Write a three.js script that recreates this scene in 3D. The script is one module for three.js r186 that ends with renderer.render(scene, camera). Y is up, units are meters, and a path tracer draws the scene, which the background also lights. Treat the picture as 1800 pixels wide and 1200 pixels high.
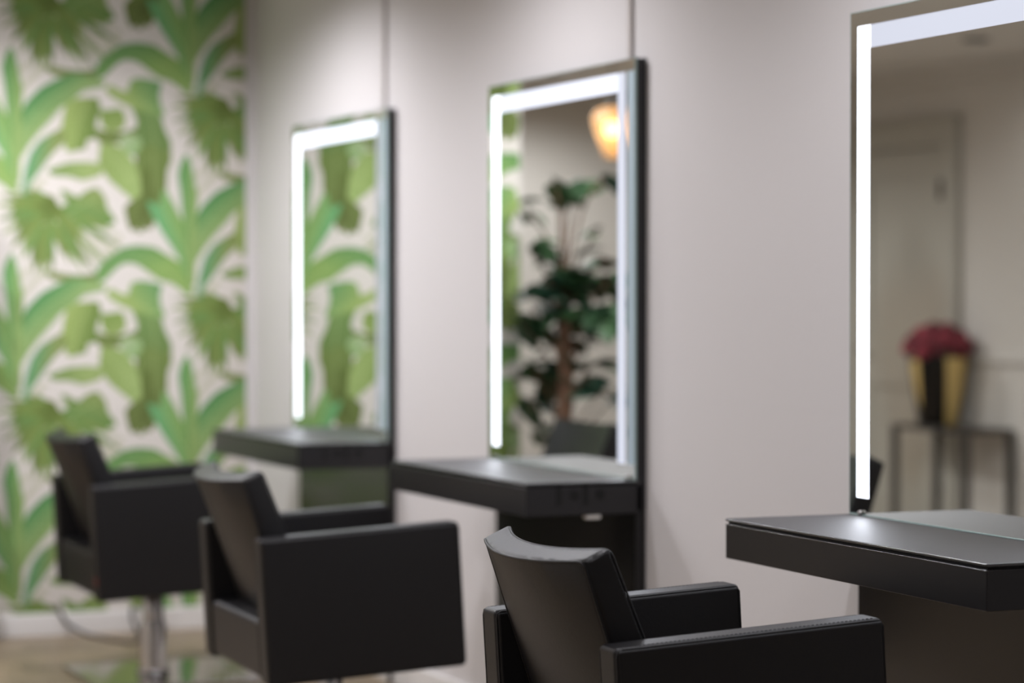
import * as THREE from 'three';
import { RoundedBoxGeometry } from 'three/addons/geometries/RoundedBoxGeometry.js';
import { mergeGeometries, toCreasedNormals } from 'three/addons/utils/BufferGeometryUtils.js';
import { RectAreaLightUniformsLib } from 'three/addons/lights/RectAreaLightUniformsLib.js';

// ---------------------------------------------------------------- camera, sky, light levels, exposure
RectAreaLightUniformsLib.init();
const scene = new THREE.Scene();
const EYE = 1.28;
const camera = new THREE.PerspectiveCamera(15.13, 1.5, 0.05, 100);
camera.position.set(0, EYE, 0);
camera.lookAt(Math.sin(0.389) * Math.cos(0.0172), EYE - Math.sin(0.0172), -Math.cos(0.389) * Math.cos(0.0172));
camera.focus = 4.9;
camera.userData.fStop = 1.85;
scene.background = new THREE.Color(0.75, 0.85, 1.0);          // overcast daylight, seen only through the shop window
scene.backgroundIntensity = 0.5;
const renderer = new THREE.WebGLRenderer();
renderer.toneMapping = THREE.LinearToneMapping;
renderer.toneMappingExposure = 0.79;
renderer.shadowMap.enabled = true;
const SPOT = 7.5;          // candela-like strength of one ceiling downlight
const LED = 18.0;           // radiance of the mirror light strips' area lights
const WARM = new THREE.Color(0.98, 0.965, 1.02), COOL = new THREE.Color(0.86, 0.9, 1.0);

// ---------------------------------------------------------------- helpers
let seed = 7;
const rnd = () => { seed = (seed * 1664525 + 1013904223) >>> 0; return seed / 4294967296; };
const rr = (a, b) => a + (b - a) * rnd();
const used = new Map();
function numbered(name) {
  const n = used.get(name) ?? 0; used.set(name, n + 1);
  return n ? `${name}_${String(n).padStart(3, '0')}` : name;
}
function clean(g) {
  g = g.index ? g.toNonIndexed() : g;
  for (const k of Object.keys(g.attributes)) if (!['position', 'normal', 'uv'].includes(k)) g.deleteAttribute(k);
  if (!g.attributes.uv) g.setAttribute('uv', new THREE.BufferAttribute(new Float32Array(g.attributes.position.count * 2), 2));
  if (!g.attributes.normal) g.computeVertexNormals();
  return g;
}
const merge = (list) => mergeGeometries(list.map(clean));
// uv in metres, by the face's main direction
function boxUV(g) {
  g = clean(g);
  const p = g.attributes.position, n = g.attributes.normal, uv = g.attributes.uv;
  for (let i = 0; i < p.count; i++) {
    const ax = Math.abs(n.getX(i)), ay = Math.abs(n.getY(i)), az = Math.abs(n.getZ(i));
    if (ay >= ax && ay >= az) uv.setXY(i, p.getX(i), p.getZ(i));
    else if (ax >= az) uv.setXY(i, p.getZ(i), p.getY(i));
    else uv.setXY(i, p.getX(i), p.getY(i));
  }
  return g;
}
const box = (x0, x1, y0, y1, z0, z1) => new THREE.BoxGeometry(x1 - x0, y1 - y0, z1 - z0).translate((x0 + x1) / 2, (y0 + y1) / 2, (z0 + z1) / 2);
const rbox = (x0, x1, y0, y1, z0, z1, r, seg = 3) => new RoundedBoxGeometry(x1 - x0, y1 - y0, z1 - z0, seg, r).translate((x0 + x1) / 2, (y0 + y1) / 2, (z0 + z1) / 2);
function tube(points, r, closed = false, seg = 0, radial = 8) {
  const c = new THREE.CatmullRomCurve3(points.map((p) => new THREE.Vector3(...p)), closed, 'catmullrom', 0.3);
  return new THREE.TubeGeometry(c, seg || points.length * 4, r, radial, closed);
}
function obj(name, geo, material, parent = scene) {
  const m = new THREE.Mesh(Array.isArray(geo) ? merge(geo) : geo, material);
  m.name = parent === scene ? numbered(name) : name;
  m.castShadow = m.receiveShadow = true;
  parent.add(m);
  return m;
}
function thing(name, label, category, pos = [0, 0, 0], turn = 0, group) {
  const o = new THREE.Group(); o.name = numbered(name); scene.add(o);
  o.position.set(...pos); o.rotation.y = turn;
  o.userData = { label, category };
  if (group) o.userData.group = group;
  return o;
}
function struct(name, geo, material, label) {
  const m = obj(name, geo, material);
  m.userData.kind = 'structure';
  if (label) m.userData.label = label;
  return m;
}
function structGroup(name) {
  const o = new THREE.Group(); o.name = numbered(name); o.userData = { kind: 'structure' }; scene.add(o); return o;
}

// ---------------------------------------------------------------- computed textures
function noiseGrid(n, s) {
  let t = s >>> 0; const a = new Float32Array(n * n);
  for (let i = 0; i < n * n; i++) { t = (t * 1664525 + 1013904223) >>> 0; a[i] = t / 4294967296; }
  return (x, y) => {
    const xi = Math.floor(x), yi = Math.floor(y), fx = x - xi, fy = y - yi, u = fx * fx * (3 - 2 * fx), v = fy * fy * (3 - 2 * fy);
    const g = (i, j) => a[(((j % n) + n) % n) * n + (((i % n) + n) % n)];
    return (g(xi, yi) * (1 - u) + g(xi + 1, yi) * u) * (1 - v) + (g(xi, yi + 1) * (1 - u) + g(xi + 1, yi + 1) * u) * v;
  };
}
function dataTexture(size, fn, srgb, repeat) {
  const d = new Uint8Array(size * size * 4);
  for (let y = 0; y < size; y++) for (let x = 0; x < size; x++) {
    const c = fn(x / size, y / size), k = (y * size + x) * 4;
    d[k] = c[0]; d[k + 1] = c[1]; d[k + 2] = c[2]; d[k + 3] = 255;
  }
  const t = new THREE.DataTexture(d, size, size);
  t.wrapS = t.wrapT = THREE.RepeatWrapping; t.magFilter = THREE.LinearFilter; t.minFilter = THREE.LinearMipmapLinearFilter; t.generateMipmaps = true;
  if (srgb) t.colorSpace = THREE.SRGBColorSpace;
  if (repeat) t.repeat.set(...repeat);
  t.needsUpdate = true;
  return t;
}
const n1 = noiseGrid(64, 11), n2 = noiseGrid(64, 29);
// leather grain: small cells 1.2 mm wide, one tile is 8 cm
const leatherBump = dataTexture(512, (u, v) => {
  const a = n1(u * 64, v * 64), b = n2(u * 64 + 9, v * 64 + 5), c = n1(u * 16, v * 16);
  const k = 255 * Math.min(1, 0.25 + 0.5 * Math.abs(a - b) * 1.4 + 0.3 * c);
  return [k, k, k];
}, false, [12.5, 12.5]);
const plasterBump = dataTexture(256, (u, v) => { const k = 255 * (0.5 * n1(u * 64, v * 64) + 0.5 * n2(u * 16, v * 16)); return [k, k, k]; }, false, [4, 4]);
const woodMap = dataTexture(512, (u, v) => {
  const g = n1(u * 8, v * 64) * 0.5 + n2(u * 4, v * 32 + 3 * n1(u * 4, v * 4)) * 0.5, s = Math.pow(n2(u * 16, v * 64), 3);
  const k = 0.82 + 0.3 * g - 0.18 * s;
  return [168 * k, 148 * k, 122 * k];
}, true);
const rough = (base, spread, rep) => dataTexture(128, (u, v) => { const k = 255 * (base + spread * (n1(u * 16, v * 16) - 0.5)); return [k, k, k]; }, false, rep);

// the wallpaper print: banana plants, palm fans and broad leaves in a half-drop repeat, in units of 612 x 357
const PW = 612, PH = 357;
function wallpaperTexture() {
  const S = 2, cv = document.createElement('canvas'); cv.width = PW * S; cv.height = PH * S;
  const c = cv.getContext('2d'); c.scale(S, S);
  const G = 0.99, css = (r, g, b, a = 1) => `rgba(${Math.min(255, r * G) | 0},${Math.min(255, g * G) | 0},${Math.min(255, b * G) | 0},${a})`;
  c.fillStyle = css(216, 210, 202); c.fillRect(0, 0, PW, PH);
  const each = (draw) => {
    for (const [ox, oy] of [[0, 0], [306, 178.5]]) for (const wx of [-PW, 0, PW]) for (const wy of [-PH * 2, -PH, 0, PH]) {
      c.save(); c.translate(ox + wx, oy + wy); draw(); c.restore();
    }
  };
  const path = (pts) => {
    c.beginPath();
    const n = pts.length, mid = (a, b) => [(a[0] + b[0]) / 2, (a[1] + b[1]) / 2];
    c.moveTo(...mid(pts[n - 1], pts[0]));
    for (let i = 0; i < n; i++) { const m = mid(pts[i], pts[(i + 1) % n]); c.quadraticCurveTo(pts[i][0], pts[i][1], m[0], m[1]); }
    c.closePath();
  };
  const dense = (pts) => { const o = []; pts.forEach((p, i) => { const q = pts[(i + 1) % pts.length]; o.push(p, [(p[0] * 2 + q[0]) / 3, (p[1] * 2 + q[1]) / 3], [(p[0] + 2 * q[0]) / 3, (p[1] + 2 * q[1]) / 3]); }); return o; };
  // a printed leaf: outline, two inks across it (a to b along the gradient line), veins towards a midrib
  const leaf = (pts, a, b, line, rib) => each(() => {
    const g = c.createLinearGradient(...line); g.addColorStop(0, css(...a)); g.addColorStop(1, css(...b));
    path(dense(pts)); c.fillStyle = g; c.fill(); c.lineJoin = 'round'; c.lineWidth = 6; c.strokeStyle = g; c.stroke();
    if (!rib) return;
    c.save(); path(dense(pts)); c.clip();
    for (let i = 0; i < rib.length - 1; i++) {
      const [p, q] = [rib[i], rib[i + 1]], dx = q[0] - p[0], dy = q[1] - p[1], L = Math.hypot(dx, dy), nx = -dy / L, ny = dx / L;
      for (let t = 0; t < 1; t += 5 / L) {
        const x = p[0] + dx * t, y = p[1] + dy * t;
        for (const s of [-1, 1]) {
          c.beginPath(); c.moveTo(x, y); c.lineTo(x + (nx * s + dx / L * 0.7) * 26, y + (ny * s + dy / L * 0.7) * 26);
          c.strokeStyle = (Math.floor(t * L / 5) % 2) ? css(60, 95, 45, 0.16) : css(190, 205, 140, 0.16); c.lineWidth = 1.6; c.stroke();
        }
      }
      c.beginPath(); c.moveTo(...p); c.lineTo(...q); c.strokeStyle = css(185, 200, 135, 0.55); c.lineWidth = 2; c.stroke();
    }
    c.restore();
  });
  // pale ghost foliage behind
  each(() => {
    c.strokeStyle = css(178, 180, 150, 0.55); c.lineWidth = 11; c.lineCap = 'round';
    for (const [x0, y0, x1, y1] of [[48, 118, 20, 150], [70, 125, 40, 160], [60, 275, 45, 330], [180, 105, 205, 60], [160, 60, 200, 100], [74, 320, 56, 335], [10, 250, 12, 320], [30, 345, 60, 350], [236, 270, 268, 240]]) { c.beginPath(); c.moveTo(x0, y0); c.lineTo(x1, y1); c.stroke(); }
  });
  // the small leaf under the fan, the fan itself
  leaf([[77, 122], [110, 129], [135, 131], [165, 128], [172, 136], [150, 143], [120, 139], [90, 134]], [128, 142, 80], [112, 128, 70], [77, 122, 172, 140]);
  leaf([[45, 340], [70, 345], [92, 352], [96, 372], [80, 390], [50, 396], [30, 392], [22, 376], [36, 360]], [100, 116, 46], [124, 142, 70], [90, 360, 25, 392]);
  leaf([[105, 338], [120, 346], [135, 352], [148, 340], [165, 334], [178, 350], [181, 368], [197, 390], [180, 396], [150, 386], [122, 378], [100, 388], [98, 372], [118, 362]], [128, 146, 80], [98, 136, 68], [160, 340, 140, 392], [[105, 385], [140, 362], [170, 350]]);
  const fan = [];
  for (const [x, y, w] of [[-6, 346, 16], [-12, 366, 20], [-6, 392, 22], [2, 416, 22], [12, 440, 24], [30, 460, 26], [50, 484, 28], [66, 490, 30], [82, 482, 24], [97, 440, 18], [112, 466, 17], [136, 482, 17], [160, 486, 16], [190, 480, 14], [208, 440, 16], [200, 410, 22], [30, 336, 14], [56, 332, 12], [128, 430, 18], [150, 420, 20], [22, 405, 20], [40, 430, 22]]) fan.push([84 + (x - 84) * 0.86, 366 + (y - 366) * 0.86, w * 1.55]);
  for (const f of [...fan]) fan.push([84 + (f[0] - 84) * 1.16 + (f[1] > 420 ? 6 : 0), 366 + (f[1] - 366) * 1.16, f[2] * 0.62]);
  fan.forEach(([x, y, w], i) => each(() => {
    const cx = 84, cy = 366, dx = x - cx, dy = y - cy, L = Math.hypot(dx, dy), nx = -dy / L * w / 2, ny = dx / L * w / 2, sag = 6;
    const g = c.createLinearGradient(cx, cy, x, y);
    g.addColorStop(0, css(92, 110, 44)); g.addColorStop(0.4, i % 3 ? css(116, 138, 66) : css(100, 142, 74)); g.addColorStop(1, i % 2 ? css(126, 146, 80) : css(104, 120, 62));
    c.beginPath(); c.moveTo(cx - nx, cy - ny);
    c.quadraticCurveTo(cx + dx * 0.5 + nx * 1.3, cy + dy * 0.5 + ny * 1.3 - sag, x, y);
    c.quadraticCurveTo(cx + dx * 0.5 - nx * 1.3, cy + dy * 0.5 - ny * 1.3 - sag, cx + nx, cy + ny);
    c.fillStyle = g; c.fill();
    c.beginPath(); c.moveTo(cx, cy); c.quadraticCurveTo(cx + dx * 0.5, cy + dy * 0.5 - sag, x, y); c.strokeStyle = css(165, 180, 105, 0.3); c.lineWidth = 1.3; c.stroke();
  }));
  // broad drooping leaves in the middle
  leaf([[168, 232], [190, 236], [214, 236], [236, 228], [250, 240], [256, 270], [250, 300], [230, 262], [206, 250], [184, 252], [170, 250]], [112, 128, 66], [104, 122, 58], [170, 240, 252, 270]);
  leaf([[228, 186], [250, 188], [270, 196], [268, 226], [252, 244], [236, 240], [240, 214]], [120, 148, 82], [104, 130, 64], [240, 190, 250, 240]);
  leaf([[248, 196], [276, 204], [282, 226], [294, 250], [294, 268], [288, 292], [286, 318], [270, 330], [250, 320], [236, 290], [240, 262], [236, 236], [244, 216]], [112, 142, 78], [96, 116, 56], [270, 200, 256, 330], [[262, 200], [268, 250], [262, 320]]);
  leaf([[208, 246], [224, 238], [240, 246], [244, 262], [228, 272], [212, 262]], [168, 184, 142], [140, 172, 112], [210, 240, 240, 268]);
  leaf([[175, 256], [195, 257], [215, 268], [230, 288], [242, 318], [248, 345], [240, 364], [226, 346], [206, 330], [190, 316], [177, 300], [172, 284]], [138, 160, 88], [156, 178, 108], [180, 300, 236, 300], [[176, 262], [214, 300], [240, 358]]);
  leaf([[243, 262], [262, 258], [282, 270], [293, 262], [295, 280], [287, 300], [286, 330], [284, 352], [276, 372], [264, 390], [258, 402], [250, 396], [242, 408], [234, 398], [227, 404], [221, 388], [217, 366], [234, 352], [247, 345], [245, 318], [240, 295]], [112, 132, 66], [98, 112, 54], [262, 262, 244, 405], [[266, 264], [266, 330], [242, 408]]);
  leaf([[250, 300], [258, 296], [262, 340], [256, 375], [248, 392], [244, 372], [252, 340]], [94, 112, 48], [90, 104, 48], [250, 300, 250, 392]);
  leaf([[115, 187], [133, 179], [167, 177], [170, 196], [161, 221], [166, 242], [147, 246], [144, 262], [126, 266], [117, 268], [110, 250], [107, 233], [111, 208]], [152, 172, 96], [106, 130, 60], [118, 215, 164, 225], [[150, 180], [136, 215], [122, 264]]);
  leaf([[173, 198], [185, 198], [208, 194], [215, 212], [209, 226], [190, 232], [178, 222]], [122, 148, 72], [142, 162, 92], [180, 196, 200, 232]);
  leaf([[222, 166], [228, 143], [245, 140], [278, 146], [273, 165], [276, 185], [284, 201], [262, 197], [246, 192], [230, 188], [214, 181], [194, 170], [184, 160], [190, 154], [206, 163]], [150, 172, 96], [104, 150, 92], [226, 180, 274, 146], [[198, 166], [240, 180], [280, 198]]);
  // the banana plant, its base at (27, 340)
  leaf([[167, 126], [171, 114], [187, 99], [208, 84], [222, 80], [240, 78], [266, 81], [290, 95], [316, 110], [322, 130], [334, 156], [328, 162], [316, 151], [298, 139], [276, 133], [258, 120], [240, 107], [222, 103], [208, 106], [194, 117], [179, 134], [164, 137]], [96, 142, 78], [134, 166, 88], [240, 80, 262, 124], [[326, 156], [290, 118], [250, 94], [215, 92], [172, 126]]);
  leaf([[83, 304], [117, 292], [146, 290], [173, 292], [171, 308], [142, 317], [117, 310], [92, 309]], [110, 138, 70], [146, 166, 98], [84, 300, 150, 306], [[86, 305], [130, 300], [172, 300]]);
  leaf([[40, 337], [46, 300], [54, 275], [69, 254], [90, 240], [106, 232], [112, 246], [104, 256], [90, 268], [75, 288], [62, 307], [48, 325], [42, 345]], [88, 150, 104], [128, 144, 80], [52, 270, 88, 278], [[42, 340], [64, 284], [106, 240]]);
  leaf([[19, 250], [29, 219], [48, 185], [72, 161], [100, 146], [127, 136], [150, 139], [178, 146], [177, 152], [142, 160], [118, 182], [102, 192], [83, 215], [62, 238], [46, 259], [31, 284], [24, 306], [22, 280]], [76, 138, 78], [138, 166, 102], [56, 172, 86, 206], [[24, 300], [40, 228], [78, 182], [130, 150], [176, 149]]);
  leaf([[-22, 155], [-8, 180], [10, 214], [26, 243], [29, 290], [27, 326], [16, 298], [8, 277], [-6, 254], [-26, 224], [-41, 197], [-49, 178], [-40, 182], [-30, 192]], [104, 168, 112], [134, 162, 84], [-36, 205, 8, 192], [[26, 316], [14, 262], [-14, 204], [-30, 168]]);
  leaf([[19, 93], [26, 116], [30, 140], [36, 162], [34, 202], [33, 246], [30, 322], [24, 322], [17, 242], [14, 202], [11, 160], [6, 128], [10, 110]], [92, 150, 84], [134, 162, 92], [8, 160, 34, 162], [[27, 318], [24, 200], [19, 98]]);
  const t = new THREE.CanvasTexture(cv); t.colorSpace = THREE.SRGBColorSpace; t.wrapS = t.wrapT = THREE.RepeatWrapping;
  return t;
}

// ---------------------------------------------------------------- materials
const M = {
  wall: new THREE.MeshStandardMaterial({ color: new THREE.Color(0.70, 0.675, 0.67), roughness: 0.85, bumpMap: plasterBump, bumpScale: 0.0004 }),
  beige: new THREE.MeshStandardMaterial({ color: new THREE.Color(0.60, 0.575, 0.53), roughness: 0.85, bumpMap: plasterBump, bumpScale: 0.0004 }),
  ceiling: new THREE.MeshStandardMaterial({ color: new THREE.Color(0.70, 0.69, 0.67), roughness: 0.9 }),
  trim: new THREE.MeshStandardMaterial({ color: new THREE.Color(0.88, 0.86, 0.84), roughness: 0.45 }),
  doorPaint: new THREE.MeshStandardMaterial({ color: new THREE.Color(0.43, 0.415, 0.36), roughness: 0.5 }),
  wallpaper: new THREE.MeshStandardMaterial({ map: wallpaperTexture(), roughness: 0.8 }),
  duct: new THREE.MeshStandardMaterial({ color: new THREE.Color(0.60, 0.56, 0.54), roughness: 0.5 }),
  black: new THREE.MeshPhysicalMaterial({ color: new THREE.Color(0.014, 0.0132, 0.015), roughness: 0.32, specularIntensity: 0.8 }),
  panel: new THREE.MeshPhysicalMaterial({ color: new THREE.Color(0.014, 0.0125, 0.0125), roughness: 0.22 }),
  top: new THREE.MeshPhysicalMaterial({ color: new THREE.Color(0.03, 0.0285, 0.03), roughness: 0.52, ior: 1.85 }),
  groove: new THREE.MeshStandardMaterial({ color: new THREE.Color(0.005, 0.005, 0.005), roughness: 0.8 }),
  mirror: new THREE.MeshStandardMaterial({ color: new THREE.Color(0.84, 0.865, 0.83), metalness: 1, roughness: 0.0 }),
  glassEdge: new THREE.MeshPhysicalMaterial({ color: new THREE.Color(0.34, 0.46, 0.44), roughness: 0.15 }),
  led: new THREE.MeshStandardMaterial({ color: new THREE.Color(0.12, 0.12, 0.12), roughness: 0.4, emissive: new THREE.Color(0.86, 0.9, 1.0), emissiveIntensity: 4 }),
  bevel: new THREE.MeshPhysicalMaterial({ color: new THREE.Color(0.46, 0.58, 0.66), roughness: 0.35 }),  // pale blue stands in for strip glow carried in the glass
  edge: new THREE.MeshPhysicalMaterial({ color: new THREE.Color(0.03, 0.032, 0.034), roughness: 0.2, ior: 1.8 }),
  chrome: new THREE.MeshStandardMaterial({ color: new THREE.Color(0.62, 0.60, 0.59), metalness: 1, roughness: 0.16 }),
  steel: new THREE.MeshStandardMaterial({ color: new THREE.Color(0.55, 0.54, 0.52), metalness: 1, roughness: 0.1 }),
  leather: new THREE.MeshPhysicalMaterial({ color: new THREE.Color(0.011, 0.0102, 0.0112), roughness: 0.42, specularIntensity: 0.75, bumpMap: leatherBump, bumpScale: 0.00022 }),
  thread: new THREE.MeshStandardMaterial({ color: new THREE.Color(0.03, 0.03, 0.032), roughness: 0.6 }),
  metalDark: new THREE.MeshStandardMaterial({ color: new THREE.Color(0.05, 0.045, 0.04), roughness: 0.45, metalness: 0.3 }),
  cord: new THREE.MeshStandardMaterial({ color: new THREE.Color(0.02, 0.02, 0.02), roughness: 0.5 }),
  red: new THREE.MeshStandardMaterial({ color: new THREE.Color(0.16, 0.02, 0.02), roughness: 0.5 }),
  white: new THREE.MeshStandardMaterial({ color: new THREE.Color(0.8, 0.78, 0.75), roughness: 0.4 }),
};

// ---------------------------------------------------------------- the room
const WW = 2.87, WM = 2.8356, WS = 2.5304, ZB = -9.647, XL = -1.5, ZE = -13.5, ZF = 3.0, C = 2.48;
struct('wall_right', boxUV(box(WW, WW + 0.14, 0, C, ZE - 0.14, ZF + 0.14)), M.wall, 'pale grey painted wall carrying the lit mirrors');
struct('wall_left', boxUV(box(XL - 0.14, XL, 0, C, ZE - 0.14, ZF + 0.14)), M.beige, 'beige wall opposite the mirrors, seen in them');
struct('wall_back', boxUV(box(XL, WW, 0, C, ZE - 0.14, ZE)), M.beige, 'beige end wall far behind the plant');
const pt = struct('wall_partition', boxUV(box(1.68, WW, 0, C, ZB - 0.12, ZB)), M.wall, 'short partition wall covered with leaf wallpaper');
{
  const g = box(1.684, 2.834, 0.086, C - 0.002, ZB, ZB + 0.0012), p = g.attributes.position, uv = g.attributes.uv;
  for (let i = 0; i < p.count; i++) uv.setXY(i, (p.getX(i) - 2.836) / 1.352 + 432 / PW, 1 - (300 - (p.getY(i) - 1.765) * 461) / PH);
  obj('wallpaper', g, M.wallpaper, pt).userData.label = 'green palm and banana leaf wallpaper on a cream ground';
}
struct('baseboard_partition', rbox(1.68, WW, 0, 0.086, ZB, ZB + 0.016, 0.004), M.trim, 'white baseboard below the leaf wallpaper');
struct('baseboard_right', rbox(WW - 0.014, WW, 0, 0.086, ZB + 0.016, ZF, 0.004), M.trim);
struct('ceiling', boxUV(box(XL - 0.14, WW + 0.14, C, C + 0.12, ZE - 0.14, ZF + 0.14)), M.ceiling);
struct('trim_1', [box(XL, XL + 0.05, C - 0.09, C, ZE, ZF), box(XL + 0.05, XL + 0.09, C - 0.045, C, ZE, ZF)], M.beige, 'stepped cornice along the opposite wall');
// wall behind the camera with the shop window
struct('wall_front', [box(XL, WW, 0, 0.45, ZF, ZF + 0.14), box(XL, WW, 2.3, C, ZF, ZF + 0.14), box(XL, -0.9, 0.45, 2.3, ZF, ZF + 0.14), box(2.2, WW, 0.45, 2.3, ZF, ZF + 0.14)].map(boxUV), M.wall);
{
  const w = structGroup('window_1');
  obj('window_frame', [box(-0.9, 2.2, 0.45, 0.5, ZF + 0.03, ZF + 0.09), box(-0.9, 2.2, 2.25, 2.3, ZF + 0.03, ZF + 0.09), box(-0.9, -0.85, 0.5, 2.25, ZF + 0.03, ZF + 0.09), box(2.15, 2.2, 0.5, 2.25, ZF + 0.03, ZF + 0.09), box(0.63, 0.67, 0.5, 2.25, ZF + 0.03, ZF + 0.09)], M.metalDark, w);
  obj('window_pane', box(-0.85, 2.15, 0.5, 2.25, ZF + 0.058, ZF + 0.062), new THREE.MeshPhysicalMaterial({ color: 0xffffff, transmission: 1, thickness: 0, roughness: 0.02 }), w);
}
// floor: boards laid across the room; single boards where the photograph shows them, one jointed layer elsewhere
const boardMats = [0.8, 0.92, 1.0, 1.1].map((k) => new THREE.MeshStandardMaterial({ color: new THREE.Color(0.92 * k, 0.92 * k, 0.92 * k), map: woodMap, roughness: 0.38, roughnessMap: null }));
const floor = struct('floor', boxUV(box(XL - 0.14, WW + 0.14, -0.14, -0.012, ZE - 0.14, ZF + 0.14)), M.metalDark, 'warm brown plank floor');
{
  const BW = 0.19, rest = [[], [], [], []];
  const cut = (x0, x1, z0) => {
    const g = boxUV(box(x0 + 0.001, x1 - 0.001, -0.012, 0, z0 + 0.001, z0 + BW - 0.001)), uv = g.attributes.uv, ox = rnd() * 3, oy = rnd() * 3;
    for (let i = 0; i < uv.count; i++) uv.setXY(i, uv.getX(i) * 0.8 + ox, uv.getY(i) * 1.6 + oy);
    return g;
  };
  for (let z = ZE; z < ZF - 0.01; z += BW) {
    let x = XL - rr(0, 1.2);
    while (x < WW) {
      const L = rr(1.2, 1.7), x0 = Math.max(x, XL), x1 = Math.min(x + L, WW); x += L;
      if (x1 - x0 < 0.02) continue;
      const k = Math.floor(rnd() * 4), g = cut(x0, x1, z);
      if (z > -9.8 && z < -7.6 && x1 > 1.5) obj('floor_board', g, boardMats[k], floor); else rest[k].push(g);
    }
  }
  rest.forEach((r, k) => { const o = obj('floor_boards', r, boardMats[k], floor); o.userData.kind = 'stuff'; });
}
// panelled door and wainscot on the opposite wall (seen in the near mirror)
{
  const d = structGroup('door_1'), z0 = -12.42, z1 = -11.51;
  obj('door_frame', [rbox(XL, XL + 0.045, 0, 2.22, z1, z1 + 0.13, 0.006), rbox(XL, XL + 0.045, 0, 2.22, z0 - 0.13, z0, 0.006), rbox(XL, XL + 0.045, 2.07, 2.22, z0, z1, 0.006)], M.doorPaint, d);
  const leafParts = [box(XL, XL + 0.022, 0.01, 2.06, z0 + 0.004, z1 - 0.006)];
  const st = (y0, y1, a, b) => rbox(XL + 0.02, XL + 0.034, y0, y1, a, b, 0.004);
  leafParts.push(st(0.01, 2.06, z1 - 0.16, z1 - 0.006), st(0.01, 2.06, z0 + 0.004, z0 + 0.16), st(1.93, 2.06, z0 + 0.16, z1 - 0.16), st(0.8, 1.06, z0 + 0.16, z1 - 0.16), st(0.01, 0.24, z0 + 0.16, z1 - 0.16));
  obj('door_leaf', leafParts, M.doorPaint, d);
  for (const y of [0.3, 1.84]) obj('hinge', new THREE.CylinderGeometry(0.012, 0.012, 0.1, 12).translate(XL + 0.05, y, z1 - 0.002), M.metalDark, d);
  obj('door_handle', [tube([[XL + 0.034, 1.0, z0 + 0.07], [XL + 0.085, 1.0, z0 + 0.07], [XL + 0.09, 1.0, z0 + 0.11], [XL + 0.09, 1.0, z0 + 0.19]], 0.009)], M.chrome, d);
}
struct('trim_2', [box(XL, XL + 0.014, 0, 0.95, -11.37, ZF), rbox(XL, XL + 0.035, 0.95, 0.98, -11.37, ZF, 0.006)].map(boxUV), M.beige, 'low beige wainscot with a rail along the opposite wall');

// ---------------------------------------------------------------- recessed downlights
{
  const mk = (x, z, k, label) => {
    const t = thing('ceiling_downlight', label ?? 'round recessed ceiling downlight with a dark ring', 'downlight', [x, C, z], 0, 'recessed ceiling downlights');
    obj('ring', new THREE.LatheGeometry([[0.046, -0.012], [0.062, -0.010], [0.066, -0.002], [0.066, 0], [0.044, 0], [0.042, -0.006], [0.046, -0.012]].map((p) => new THREE.Vector2(...p)), 28), M.metalDark, t);
    obj('lens', new THREE.CylinderGeometry(0.043, 0.043, 0.004, 24).translate(0, -0.002, 0), new THREE.MeshStandardMaterial({ color: 0xffffff, emissive: WARM, emissiveIntensity: 1.5 }), t);
    const s = new THREE.SpotLight(WARM, SPOT * k, 0, 1.46, 0.4, 2);
    s.position.set(0, -0.02, 0); s.target.position.set(0, -2, 0); s.castShadow = true; s.shadow.radius = 2;
    t.add(s, s.target);
  };
  // over the stations, over the wallpaper, then unseen fill added along the room
  mk(2.08, -4.4, 0.72); mk(2.08, -6.5, 0.66); mk(2.08, -8.4, 0.76);
  mk(1.5, -8.85, 0.75);
  for (const [x, z, k, l] of [[0.0, -5.5, 0.9], [0.9, -8.0, 1.15], [-0.86, -10.25, 0.2, 'dark-ringed ceiling downlight seen near the top of the nearest mirror'], [0.3, -12.6, 1.1], [1.0, -11.4, 1.4], [0.4, -2.6, 0.5]]) mk(x, z, k, l);  // all but the mirrored one are added to brighten the room
}

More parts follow.
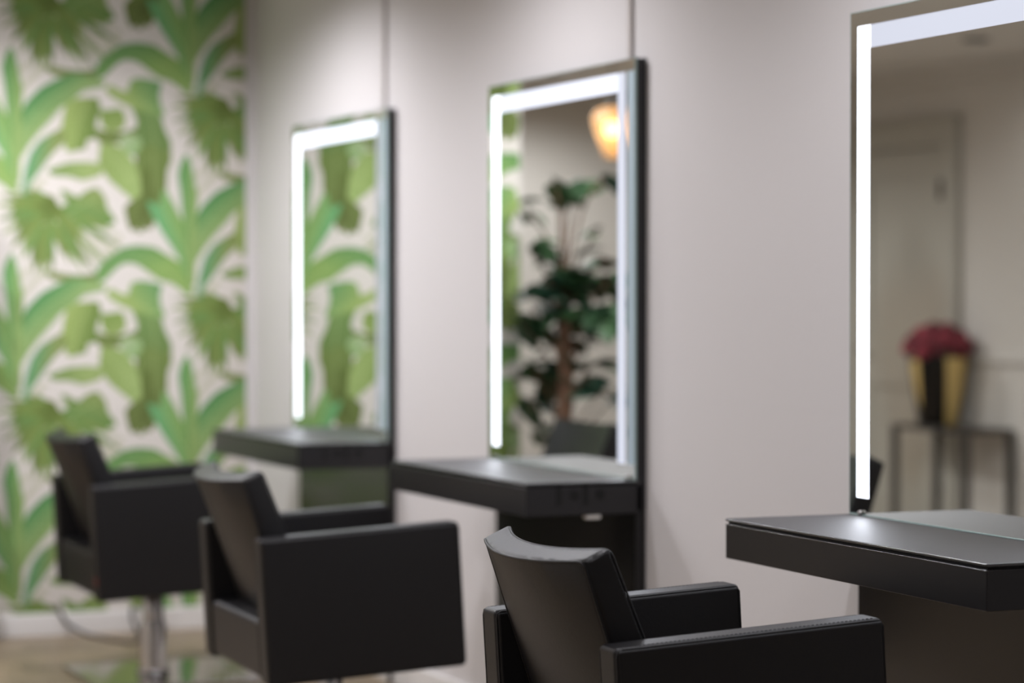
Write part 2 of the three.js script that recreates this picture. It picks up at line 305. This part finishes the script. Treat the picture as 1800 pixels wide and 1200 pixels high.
// ---------------------------------------------------------------- styling stations: mirror, light strips, shelf, base panel
// own axes: x out of the wall into the room, y up, z along the wall away from the camera
const HW = 0.5127, ST = 0.8028, MT = 1.9039;
function makeStation(label, far, topGlow, nearGlow) {
  const strip_ = (k) => new THREE.MeshStandardMaterial({ color: M.led.color, roughness: 0.4, emissive: new THREE.Color(0.80, 0.845, 1.0), emissiveIntensity: k });  // apparent brightness of each strip is put into its emission level
  const t = thing('styling_station', label, 'styling station', [WW, 0, -far + HW], Math.PI, 'mirror stations along the wall');
  const d = WW - WM, ds = WW - WS;
  obj('base_panel', rbox(0.002, 0.012, 0.0, ST - 0.08, -HW, HW, 0.002), M.panel, t).userData.label = 'glossy dark panel below the shelf';
  obj('mirror_case', rbox(0.001, d - 0.0062, 0.0 + ST - 0.08, MT - 0.001, -HW, HW, 0.002), M.black, t);
  obj('near_upright', rbox(0.0125, d - 0.0064, 0.0, ST - 0.08, -HW, -HW + 0.012, 0.002), M.black, t);
  // mirror plate with a slot for the light strips
  const o0 = 0.032, o1 = 0.085, n0 = 0.058, n1_ = 0.108, yb = 0.842, top0 = 0.033, top1 = 0.083;
  const sh = new THREE.Shape(); sh.moveTo(-HW + 0.002, ST); sh.lineTo(HW - 0.002, ST); sh.lineTo(HW - 0.002, MT - 0.002); sh.lineTo(-HW + 0.002, MT - 0.002); sh.closePath();
  const u = [[HW - o0, yb], [HW - o0, MT - top0], [-HW + n0, MT - top0], [-HW + n0, yb], [-HW + n1_, yb], [-HW + n1_, MT - top1], [HW - o1, MT - top1], [HW - o1, yb]];
  const hole = new THREE.Path(); u.forEach((p, i) => (i ? hole.lineTo(...p) : hole.moveTo(...p))); hole.closePath(); sh.holes.push(hole);
  const plate = (s, depth) => new THREE.ExtrudeGeometry(s, { depth, bevelEnabled: false }).rotateY(-Math.PI / 2).scale(-1, 1, 1);
  const flip = (g) => { g = g.toNonIndexed(); const p = g.attributes.position.array; for (let i = 0; i < p.length; i += 9) for (let k = 0; k < 3; k++) [p[i + k], p[i + 6 + k]] = [p[i + 6 + k], p[i + k]]; g.computeVertexNormals(); return g; };
  const glass = flip(new THREE.ExtrudeGeometry(sh, { depth: 0.005, bevelEnabled: false }).applyMatrix4(new THREE.Matrix4().set(0, 0, 1, d - 0.005, 0, 1, 0, 0, 1, 0, 0, 0, 0, 0, 0, 1)));
  obj('mirror_glass', glass, M.mirror, t);
  const strip = (y0, y1, z0, z1) => box(d - 0.005, d - 0.0012, y0, y1, z0, z1);
  const s1 = obj('light_strip', strip(yb, MT - top0, HW - o1, HW - o0), M.led, t);
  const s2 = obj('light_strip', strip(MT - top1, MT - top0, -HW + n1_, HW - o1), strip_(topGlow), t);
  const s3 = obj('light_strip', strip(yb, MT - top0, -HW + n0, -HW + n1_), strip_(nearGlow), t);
  s3.userData.label = 'light strip at the near edge, apparent dimness put into its glow';
  for (const [cy, cz, w, h, k] of [[(yb + MT - top0) / 2, HW - (o0 + o1) / 2, 0.05, MT - top0 - yb, 1], [MT - (top0 + top1) / 2, (n1_ - o1) / 2, 2 * HW - o1 - n1_, 0.048, 1], [(yb + MT - top0) / 2, -HW + (n0 + n1_) / 2, 0.05, MT - top0 - yb, 1]]) {
    const l = new THREE.RectAreaLight(COOL, LED * k, w, h); l.position.set(d + 0.002, cy, cz); l.lookAt(d + 1, cy, cz); t.add(l);
  }
  obj('bevel', box(d - 0.0008, d + 0.0006, yb, MT - top0, -HW + 0.003, -HW + 0.044), M.bevel, t).userData.label = 'pale frosted edge band, strip glow put into its colour';
  // ground glass edges, greenish; light carried through the plate painted in as paler tone
  const e = 0.002;
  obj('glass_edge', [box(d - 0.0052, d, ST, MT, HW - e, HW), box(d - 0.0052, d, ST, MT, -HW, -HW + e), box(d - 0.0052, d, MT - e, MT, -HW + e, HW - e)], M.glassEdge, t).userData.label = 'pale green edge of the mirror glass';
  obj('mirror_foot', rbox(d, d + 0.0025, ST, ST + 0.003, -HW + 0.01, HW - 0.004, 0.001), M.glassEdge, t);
  for (const z of [HW - 0.055, -HW + 0.03]) obj('glint_bead', new THREE.SphereGeometry(0.006, 24, 16).scale(0.8, 1, 1.2).translate(d + 0.005, ST + 0.006, z), M.chrome, t);  // chrome beads added to catch glints of the strips
  // shelf
  const sb = obj('shelf', rbox(0.012, ds, ST - 0.0862, ST - 0.0115, -HW, HW, 0.0022), M.black, t);
  sb.geometry = boxUV(sb.geometry);
  obj('shelf_gap', box(0.014, ds - 0.005, ST - 0.0125, ST - 0.0055, -HW + 0.005, HW - 0.005), M.groove, t);
  obj('shelf_top', rbox(0.0125, ds, ST - 0.0062, ST, -HW, HW, 0.002), M.top, t).userData.label = 'thin dark glass plate on the shelf';
  obj('polished_edge', [rbox(ds - 0.004, ds + 0.0006, ST - 0.006, ST - 0.0002, -HW - 0.0006, HW, 0.0027), rbox(0.013, ds, ST - 0.006, ST - 0.0002, -HW - 0.0006, -HW + 0.004, 0.0018), rbox(ds - 0.003, ds + 0.0005, ST - 0.0148, ST - 0.0118, -HW - 0.0005, HW, 0.0012)], M.edge, t);
  // tool sockets in the near end of the shelf
  const end = -HW - 0.0006, y = 0.768;
  for (const [wx, slot] of [[2.621, 1], [2.664, 0], [2.696, 1], [2.737, 0]]) {
    const g = slot ? new RoundedBoxGeometry(0.016, 0.05, 0.003, 3, 0.0014) : new THREE.CylinderGeometry(0.014, 0.014, 0.003, 20).rotateX(Math.PI / 2);
    obj('socket', g.translate(WW - wx, y, end), M.groove, t);
  }
  if (far > 7 && far < 8) obj('hook', [rbox(WW - 2.742, WW - 2.7, ST - 0.0985, ST - 0.0862, -HW + 0.004, -HW + 0.03, 0.004)], M.white, t).userData.label = 'small white plug under the shelf end';
  return t;
}
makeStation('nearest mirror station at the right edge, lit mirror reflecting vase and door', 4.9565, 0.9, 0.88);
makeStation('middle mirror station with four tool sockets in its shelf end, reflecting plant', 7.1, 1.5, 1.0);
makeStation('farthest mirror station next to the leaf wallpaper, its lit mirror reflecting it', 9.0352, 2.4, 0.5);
// thin wall ducts that run up from the mirrors
{
  const mk = (z, label) => { const t = obj('cable_duct', rbox(WW - 0.012, WW, MT, C, z - 0.011, z + 0.011, 0.003), M.duct); t.userData = { label, category: 'cable duct', group: 'wall cable ducts above the mirrors' }; };
  mk(-6.165, 'thin brown cable duct rising above the middle mirror');
  mk(-8.11, 'thin brown cable duct rising above the farthest mirror');
}

// ---------------------------------------------------------------- salon chairs
const TILT = 0.0577, H0 = 0.45;
const tilt = (g) => g.translate(0, -H0, 0).rotateZ(TILT).translate(0, H0, 0);
function loopPath(x0, x1, y0, y1, z, r) {
  const p = [], arc = (cx, cy, a) => { for (let i = 0; i <= 4; i++) { const t = a + i * Math.PI / 8; p.push([cx + r * Math.cos(t), cy + r * Math.sin(t), z]); } };
  const side = (a, b, n = 6) => { for (let i = 1; i < n; i++) p.push([a[0] + (b[0] - a[0]) * i / n, a[1] + (b[1] - a[1]) * i / n, z]); };
  arc(x1 - r, y1 - r, 0); side([x1 - r, y1], [x0 + r, y1]); arc(x0 + r, y1 - r, Math.PI / 2); side([x0, y1 - r], [x0, y0 + r]); arc(x0 + r, y0 + r, Math.PI); side([x0 + r, y0], [x1 - r, y0]); arc(x1 - r, y0 + r, 1.5 * Math.PI); side([x1, y0 + r], [x1, y1 - r]);
  return p;
}
const A = 0.2654, AT = 0.6851, AB = AT - 0.3748, RO = 0.336, RI = 0.2515;
// backrest cross-section in (s, h), rounded, and its lateral bow
function backSection(inset, n = 5) {
  const P = [[-0.180, 0.452], [-0.281, 0.832], [-0.228, 0.852], [-0.172, 0.688], [-0.092, 0.452]].map((p) => new THREE.Vector2(...p));
  // clockwise polygon: shrink by inset and round the corners
  const N = P.length, out = [];
  const line = (i) => { const a = P[i], b = P[(i + 1) % N], d = b.clone().sub(a).normalize(), nrm = new THREE.Vector2(d.y, -d.x); return { a: a.clone().addScaledVector(nrm, inset), d }; };
  const meet = (l, m) => { const det = l.d.x * m.d.y - l.d.y * m.d.x, q = m.a.clone().sub(l.a); return l.a.clone().addScaledVector(l.d, (q.x * m.d.y - q.y * m.d.x) / det); };
  const V = P.map((_, i) => meet(line((i + N - 1) % N), line(i)));
  const rad = Math.max(0.0015, 0.015 - inset);
  for (let i = 0; i < N; i++) {
    const v = V[i], a = V[(i + N - 1) % N].clone().sub(v), b = V[(i + 1) % N].clone().sub(v), la = a.length(), lb = b.length(); a.normalize(); b.normalize();
    const r = i === 3 ? 0.03 : Math.min(i === 1 || i === 2 ? Math.max(0.0015, 0.006 - inset * 0.4) : rad, la * 0.3, lb * 0.3), p = v.clone().addScaledVector(a, r), q = v.clone().addScaledVector(b, r);
    for (let k = 0; k <= n; k++) { const u = k / n; out.push(p.clone().multiplyScalar((1 - u) ** 2).addScaledVector(v, 2 * u * (1 - u)).addScaledVector(q, u * u)); }
    const nx = V[(i + 1) % N].clone().addScaledVector(b.clone().negate(), r);
    for (let k = 1; k < 5; k++) out.push(q.clone().lerp(nx, k / 5));
  }
  return out;
}
function bow(s, h, r) {
  const k = 1 - (r / 0.25) ** 2, up = THREE.MathUtils.clamp((h - 0.44) / 0.41, 0, 1);
  return [s - (0.014 + 0.036 * up) * k, h - 0.010 * k * up * up, r];
}
function backGeometry() {
  const rs = [[-0.25, 0.011], [-0.2495, 0.007], [-0.247, 0.003], [-0.242, 0.0006], [-0.236, 0]];
  for (let i = 1; i < 24; i++) rs.push([-0.236 + 0.472 * i / 24, 0]);
  for (const [r, k] of [[-0.236, 0], [-0.242, 0.0006], [-0.247, 0.003], [-0.2495, 0.007], [-0.25, 0.011]]) rs.push([-r, k]);
  const rings = rs.map(([r, k]) => backSection(k).map((p) => bow(p.x, p.y, r))), m = rings[0].length, pos = [], idx = [];
  rings.forEach((R) => R.forEach((p) => pos.push(...p)));
  for (let i = 0; i < rings.length - 1; i++) for (let j = 0; j < m; j++) { const a = i * m + j, b = i * m + (j + 1) % m, c = a + m, d = b + m; idx.push(a, c, b, b, c, d); }
  for (const [at, f] of [[0, 1], [rings.length - 1, 0]]) {
    const R = rings[at], ct = [0, 1, 2].map((k) => R.reduce((s, p) => s + p[k], 0) / m), c0 = pos.length / 3; pos.push(...ct);
    for (let j = 0; j < m; j++) f ? idx.push(c0, at * m + j, at * m + (j + 1) % m) : idx.push(c0, at * m + (j + 1) % m, at * m + j);
  }
  const g = new THREE.BufferGeometry(); g.setAttribute('position', new THREE.Float32BufferAttribute(pos, 3)); g.setIndex(idx);
  return boxUV(toCreasedNormals(g, 0.9));
}
function stitches(points, len = 0.005, gap = 0.0035, r = 0.0006) {
  const c = new THREE.CatmullRomCurve3(points.map((p) => new THREE.Vector3(...p)), false, 'catmullrom', 0.1), L = c.getLength(), out = [], up = new THREE.Vector3(1, 0, 0);
  for (let s = gap; s < L - len; s += len + gap) {
    const a = c.getPointAt(s / L), b = c.getPointAt((s + len) / L), g = new THREE.BoxGeometry(len, r * 2.2, r * 2.2);
    g.applyQuaternion(new THREE.Quaternion().setFromUnitVectors(up, b.clone().sub(a).normalize())).translate((a.x + b.x) / 2, (a.y + b.y) / 2, (a.z + b.z) / 2);
    out.push(g);
  }
  return merge(out);
}
function makeChair(label) {
  const t = thing('salon_chair', label, 'salon chair', [0, 0, 0], 0, 'black salon chairs at the mirror stations');
  // own axes: x forward, z to the sitter's right
  obj('base_plate', rbox(-0.25, 0.31, 0, 0.014, -0.28, 0.28, 0.004), M.steel, t).userData.label = 'square polished steel floor plate';
  obj('column', new THREE.LatheGeometry([[0, 0.3], [0.036, 0.3], [0.036, 0.2], [0.037, 0.19], [0.045, 0.17], [0.0475, 0.03], [0.056, 0.018], [0.058, 0.0135], [0, 0.0135]].map((p) => new THREE.Vector2(...p)), 40), M.chrome, t).userData.label = 'chrome pump column';
  obj('mount', rbox(-0.12, 0.12, 0.285, 0.325, -0.11, 0.11, 0.008), M.metalDark, t);
  obj('seat', tilt(boxUV(rbox(-0.262, 0.25, 0.318, 0.47, -0.2505, 0.2505, 0.016, 4))), M.leather, t);
  for (const s of [1, -1]) {
    const z0 = Math.min(s * (RI + 0.006), s * (RO - 0.007)), z1 = Math.max(s * (RI + 0.006), s * (RO - 0.007));
    const arm = obj('armrest', tilt(boxUV(rbox(-A, A, AB, AT, z0, z1, 0.010, 4))), M.leather, t);
    for (const [zf, dir] of [[RO, s], [RI, -s]]) {
      const za = Math.min(zf, zf - dir * s * 0 - (zf === RO ? 0.016 : -0.016)) * s, zb = Math.max(zf, zf - (zf === RO ? 0.016 : -0.016)) * s;
      obj('side_panel', tilt(boxUV(rbox(-A + 0.004, A - 0.004, AB + 0.004, AT - 0.004, Math.min(za, zb), Math.max(za, zb), 0.006, 3))), M.leather, arm);
      obj('piping', tilt(tube(loopPath(-A + 0.003, A - 0.003, AB + 0.003, AT - 0.003, s * (zf === RO ? RO - 0.0055 : RI + 0.0055), 0.010), 0.0021, true, 150, 6)), M.leather, arm);
    }
    obj('stitching', tilt(stitches([[-A + 0.012, AT + 0.0001, s * (RO - 0.016)], [A - 0.012, AT + 0.0001, s * (RO - 0.016)]])), M.thread, arm).userData.kind = 'stuff';
  }
  const back = obj('backrest', tilt(backGeometry()), M.leather, t);
  // piping round the rear face and round the front face
  const rim = (side) => {
    const pts = [], e = 0.247, q = side === 'rear' ? (h) => -0.281 + (0.832 - h) * 0.2658 : null;
    const f = (h, r) => {
      const s = side === 'rear' ? -0.281 + (0.832 - h) * 0.2658 + 0.0005 : (h > 0.688 ? -0.228 + (0.852 - h) * 0.3415 : -0.172 + (0.688 - h) * 0.339) - 0.0005;
      return bow(s, h, r);
    };
    const topH = side === 'rear' ? 0.8335 : 0.852;
    for (let i = 0; i <= 10; i++) pts.push(f(0.46 + (topH - 0.015 - 0.46) * i / 10, -e));
    pts.push(f(topH - 0.007, -e + 0.003), f(topH - 0.004, -e + 0.009));
    for (let i = 0; i <= 20; i++) pts.push(f(topH - 0.0025, -e + 0.018 + (2 * e - 0.036) * i / 20));
    pts.push(f(topH - 0.004, e - 0.009), f(topH - 0.007, e - 0.003));
    for (let i = 10; i >= 0; i--) pts.push(f(0.46 + (topH - 0.015 - 0.46) * i / 10, e));
    return pts;
  };
  obj('piping', tilt(tube(rim('rear'), 0.0026, false, 160, 6)), M.leather, back);
  obj('piping', tilt(tube(rim('front'), 0.0022, false, 160, 6)), M.leather, back);
  const st = []; for (let i = 0; i <= 10; i++) { const h = 0.47 + 0.365 * i / 10, s = h > 0.688 ? -0.228 + (0.852 - h) * 0.3415 : -0.172 + (0.688 - h) * 0.339; st.push(bow(s - 0.009, h, 0.2502)); }
  obj('stitching', tilt(stitches(st)), M.thread, back).userData.kind = 'stuff';
  return t;
}
const chair = makeChair('black leather salon chair nearest the camera, sharp, before the nearest shelf');
chair.position.set(2.1383, 0, -4.3756); chair.rotation.y = -0.0204;
for (const [x, z, r, label] of [[2.196, -6.672, -0.03, 'middle black leather salon chair, whole outer arm panel in view'], [2.1649, -8.4803, -0.012, 'farthest black leather salon chair, on chrome column before the leaf wallpaper']]) {
  const c = chair.clone(); c.name = numbered('salon_chair'); c.position.set(x, 0, z); c.rotation.y = r; c.userData = { ...chair.userData, label }; scene.add(c);
  if (z > -8) { c.scale.setScalar(1.02); for (const p of c.children) if (!['base_plate', 'column'].includes(p.name)) p.position.y = -0.0255; }   // pumped a little lower
  if (z < -8) obj('maker_tag', tilt(rbox(-A - 0.0015, -A + 0.002, 0.362, 0.386, RO - 0.05, RO - 0.02, 0.0008)), M.red, c).userData.label = 'small red tag on the arm';
}
// black flex lying on the floor by the wallpaper
{
  const pts = [[2.09, 0.12, ZB + 0.022], [2.10, 0.085, ZB + 0.024], [2.13, 0.04, ZB + 0.03], [2.19, 0.006, ZB + 0.07], [2.25, 0.006, ZB + 0.28], [2.30, 0.006, ZB + 0.36], [2.36, 0.008, ZB + 0.2], [2.375, 0.05, ZB + 0.03], [2.378, 0.1, ZB + 0.022]];
  const o = obj('power_cable', tube(pts, 0.006, false, 80), M.cord); o.userData = { label: 'thin black cable looping down onto the floor below the wallpaper', category: 'cable' };
}

// ---------------------------------------------------------------- console table, vase and flowers on the opposite side (seen in the near mirror)
{
  const t = thing('console_table', 'slim dark metal console table carrying the gold vase', 'console table', [-1.325, 0, -11.2]);
  const lx = 0.125, lz = 0.34, h = 0.605;
  for (const a of [-1, 1]) for (const b of [-1, 1]) obj('leg', rbox(a * lx - 0.016, a * lx + 0.016, 0, h, b * lz - 0.016, b * lz + 0.016, 0.003), M.metalDark, t);
  obj('table_top', rbox(-lx - 0.016, lx + 0.016, h, h + 0.022, -lz - 0.016, lz + 0.016, 0.004), M.metalDark, t);
}
const vasePos = [-1.32, 0.627, -11.32];
{
  const cv = document.createElement('canvas'); cv.width = 512; cv.height = 256; const c = cv.getContext('2d');
  c.fillStyle = 'rgb(14,11,8)'; c.fillRect(0, 0, 512, 256);
  c.fillStyle = 'rgb(214,186,120)';  // gold and black patches paint the room reflected in a gold finish
  for (const ox of [0, 256]) {
    c.beginPath(); c.moveTo(ox + 90, 20); c.bezierCurveTo(ox + 130, 10, ox + 180, 14, ox + 196, 24);
    c.bezierCurveTo(ox + 190, 110, ox + 182, 180, ox + 176, 226); c.bezierCurveTo(ox + 150, 240, ox + 128, 232, ox + 112, 214);
    c.bezierCurveTo(ox + 80, 170, ox + 74, 120, ox + 90, 20); c.closePath(); c.fill();
    c.beginPath(); c.moveTo(ox + 16, 40); c.bezierCurveTo(ox + 36, 34, ox + 50, 40, ox + 56, 60); c.bezierCurveTo(ox + 50, 110, ox + 40, 130, ox + 30, 140); c.bezierCurveTo(ox + 18, 110, ox + 14, 80, ox + 16, 40); c.fill();
  }
  const map = new THREE.CanvasTexture(cv); map.colorSpace = THREE.SRGBColorSpace; map.wrapS = THREE.RepeatWrapping; map.repeat.set(1, 1);
  const v = thing('vase', 'tapered gold vase on the console table, its dark reflections painted on', 'vase', vasePos, 1.05);
  const prof = [[0, 0.002], [0.092, 0], [0.098, 0.006], [0.102, 0.03], [0.118, 0.12], [0.136, 0.22], [0.148, 0.3], [0.152, 0.345], [0.15, 0.35], [0.143, 0.345], [0.138, 0.29], [0.12, 0.16], [0, 0.15]].map((p) => new THREE.Vector2(...p));
  obj('body', new THREE.LatheGeometry(prof.slice(0, 9), 48), new THREE.MeshStandardMaterial({ map, roughness: 0.3, metalness: 0.25 }), v);
  obj('inside', new THREE.LatheGeometry(prof.slice(8), 48), M.groove, v);
  const b = thing('flower_bouquet', 'dense dome of dark red flowers standing in the vase', 'flowers', [vasePos[0], vasePos[1] + 0.31, vasePos[2]]);
  const petals = [0.12, 0.19, 0.28].map((k) => new THREE.MeshStandardMaterial({ color: new THREE.Color(k, k * 0.13, k * 0.2), roughness: 0.7 }));
  const floret = (() => { const out = []; for (let i = 0; i < 26; i++) { const a = i * 2.4, y = 1 - (i + 0.5) / 26 * 1.5, q = Math.sqrt(1 - y * y); const g = new THREE.IcosahedronGeometry(0.013, 1).scale(1, 0.55, 1); g.applyQuaternion(new THREE.Quaternion().setFromUnitVectors(new THREE.Vector3(0, 1, 0), new THREE.Vector3(q * Math.cos(a), y, q * Math.sin(a)))).translate(0.034 * q * Math.cos(a), 0.034 * y, 0.034 * q * Math.sin(a)); out.push(g); } return merge(out); })();
  for (let i = 0; i < 30; i++) {
    const y = 1 - (i + 0.5) / 30 * 0.95, q = Math.sqrt(1 - y * y), a = i * 2.39996, R = 0.15;
    const m = obj('flower_head', floret, petals[i % 3], b); m.position.set(R * q * Math.cos(a), 0.055 + R * 0.85 * y, R * q * Math.sin(a)); m.rotation.set(rr(0, 3), rr(0, 3), 0);
    if (i % 3 === 0) obj('stem', tube([[0.02 * Math.cos(a), -0.12, 0.02 * Math.sin(a)], [R * 0.5 * q * Math.cos(a), -0.02, R * 0.5 * q * Math.sin(a)], [R * 0.9 * q * Math.cos(a), 0.05 + R * 0.75 * y, R * 0.9 * q * Math.sin(a)]], 0.004), new THREE.MeshStandardMaterial({ color: new THREE.Color(0.05, 0.1, 0.03), roughness: 0.8 }), b);
  }
}

// ---------------------------------------------------------------- tall pot plant beside the partition's end (seen in the middle mirror)
{
  const t = thing('potted_plant', 'tall dark green leafy pot plant beside the wallpapered partition', 'potted plant', [1.6, 0, -9.38]);
  obj('pot', new THREE.LatheGeometry([[0, 0], [0.13, 0], [0.14, 0.01], [0.175, 0.34], [0.17, 0.35], [0.16, 0.33], [0.155, 0.3], [0, 0.3]].map((p) => new THREE.Vector2(...p)), 40), M.black, t);
  obj('soil', new THREE.CylinderGeometry(0.156, 0.156, 0.01, 30).translate(0, 0.302, 0), new THREE.MeshStandardMaterial({ color: new THREE.Color(0.05, 0.03, 0.02), roughness: 1 }), t);
  const bark = new THREE.MeshStandardMaterial({ color: new THREE.Color(0.11, 0.055, 0.03), roughness: 0.9 });
  obj('trunk', [tube([[0.01, 0.3, 0], [0.02, 0.6, 0.01], [-0.01, 0.9, 0], [0.0, 1.15, -0.01], [0.02, 1.35, 0]], 0.028, false, 30, 10), tube([[0.03, 0.3, 0.03], [0.05, 0.6, 0.04], [0.02, 0.9, 0.03], [0.03, 1.1, 0.02]], 0.02, false, 30, 10)], bark, t);
  // clumps where the photograph shows them: [x, y, spread, leaves]
  const clumps = [[0.054, 1.74, 0.05, 2], [-0.071, 1.71, 0.05, 2], [-0.168, 1.75, 0.05, 2], [0.0, 1.66, 0.06, 3], [0.144, 1.62, 0.05, 3], [-0.134, 1.55, 0.05, 2], [0.154, 1.46, 0.05, 3], [-0.007, 1.45, 0.06, 3], [-0.151, 1.44, 0.06, 4],
    [0.10, 1.36, 0.07, 6], [-0.03, 1.34, 0.08, 9], [-0.17, 1.34, 0.07, 7], [0.15, 1.25, 0.07, 8], [0.03, 1.25, 0.09, 12], [-0.10, 1.23, 0.08, 10], [-0.2, 1.22, 0.06, 6], [0.17, 1.17, 0.06, 7], [0.03, 1.12, 0.06, 7], [-0.07, 1.1, 0.07, 7],
    [0.14, 0.99, 0.07, 8], [0.06, 0.98, 0.06, 6], [-0.15, 0.92, 0.06, 7], [0.13, 0.85, 0.07, 8], [-0.2, 0.86, 0.05, 5], [0.1, 0.72, 0.06, 7], [-0.09, 1.02, 0.05, 4]];
  const leafShape = (len, wid) => {
    const nU = 8, nV = 4, pos = [], idx = [];
    for (let i = 0; i <= nU; i++) for (let j = 0; j <= nV; j++) {
      const u = i / nU, v = j / nV * 2 - 1, w = wid * Math.pow(Math.sin(Math.PI * Math.min(0.999, Math.pow(u, 0.8))), 0.75) * 0.5;
      pos.push(u * len, -0.18 * len * u * u + 0.25 * Math.abs(v) * w, v * w);
    }
    for (let i = 0; i < nU; i++) for (let j = 0; j < nV; j++) { const a = i * (nV + 1) + j, b = a + nV + 1; idx.push(a, a + 1, b, b, a + 1, b + 1); }
    const g = new THREE.BufferGeometry(); g.setAttribute('position', new THREE.Float32BufferAttribute(pos, 3)); g.setIndex(idx); g.computeVertexNormals(); return g;
  };
  const shapes = [leafShape(0.15, 0.105), leafShape(0.13, 0.09), leafShape(0.17, 0.115)];
  const greens = [[0.018, 0.05, 0.018], [0.03, 0.075, 0.025], [0.02, 0.06, 0.035]].map((c) => new THREE.MeshPhysicalMaterial({ color: new THREE.Color(...c), roughness: 0.55, side: THREE.DoubleSide }));
  const branches = [];
  for (const [cx, cy, sp, n] of clumps) {
    const cz = rr(-0.06, 0.06);
    branches.push(tube([[0.01, Math.min(1.3, Math.max(0.55, cy - 0.25)), 0], [cx * 0.5, cy - 0.1, cz * 0.5], [cx, cy, cz]], 0.005, false, 10, 6));
    for (let i = 0; i < n; i++) {
      const m = obj('leaf', shapes[Math.floor(rnd() * 3)], greens[Math.floor(rnd() * 3)], t);
      m.position.set(cx + rr(-sp, sp) * 0.6, cy + rr(-sp, sp) * 0.6, cz + rr(-sp, sp) * 0.4);
      const yaw = m.position.x > 0.02 ? rr(1.7, 4.5) : rr(0, 6.28);   // leaves near the wall side grow away from it
      m.rotation.set(rr(-0.6, 0.6), yaw, rr(-0.7, 0.5), 'YXZ');
      m.scale.setScalar(rr(0.8, 1.1));
    }
  }
  obj('branches', branches, bark, t);
}

// ---------------------------------------------------------------- amber pendant lamp (seen in the middle mirror)
{
  const t = thing('pendant_lamp', 'amber glass pendant lamp with a bright bulb, hanging in the room', 'pendant lamp', [0.425, 2.085, -11.5]);
  const amber = new THREE.MeshPhysicalMaterial({ color: new THREE.Color(0.9, 0.6, 0.32), transmission: 0.9, roughness: 0.5, thickness: 0, side: THREE.DoubleSide });
  obj('shade', new THREE.LatheGeometry([[0.03, 0.125], [0.075, 0.112], [0.098, 0.085], [0.096, 0.05], [0.07, -0.03], [0.045, -0.095], [0.032, -0.12]].map((p) => new THREE.Vector2(...p)), 12), amber, t);
  obj('cap', new THREE.CylinderGeometry(0.02, 0.034, 0.05, 20).translate(0, 0.15, 0), M.metalDark, t);
  obj('cord', new THREE.CylinderGeometry(0.003, 0.003, C - 2.085 - 0.17, 8).translate(0, (C - 2.085 + 0.17) / 2, 0), M.cord, t);
  obj('canopy', new THREE.CylinderGeometry(0.05, 0.05, 0.02, 24).translate(0, C - 2.085 - 0.01, 0), M.metalDark, t);
  obj('bulb', new THREE.SphereGeometry(0.034, 24, 16).translate(0, 0.02, 0), new THREE.MeshStandardMaterial({ color: 0xffffff, emissive: new THREE.Color(1, 0.86, 0.6), emissiveIntensity: 12 }), t);
  const l = new THREE.PointLight(new THREE.Color(1, 0.78, 0.5), 0.09, 0, 2); l.position.set(0, 0.02, 0); l.castShadow = true; l.shadow.radius = 1.6; t.add(l);
}
renderer.render(scene, camera);
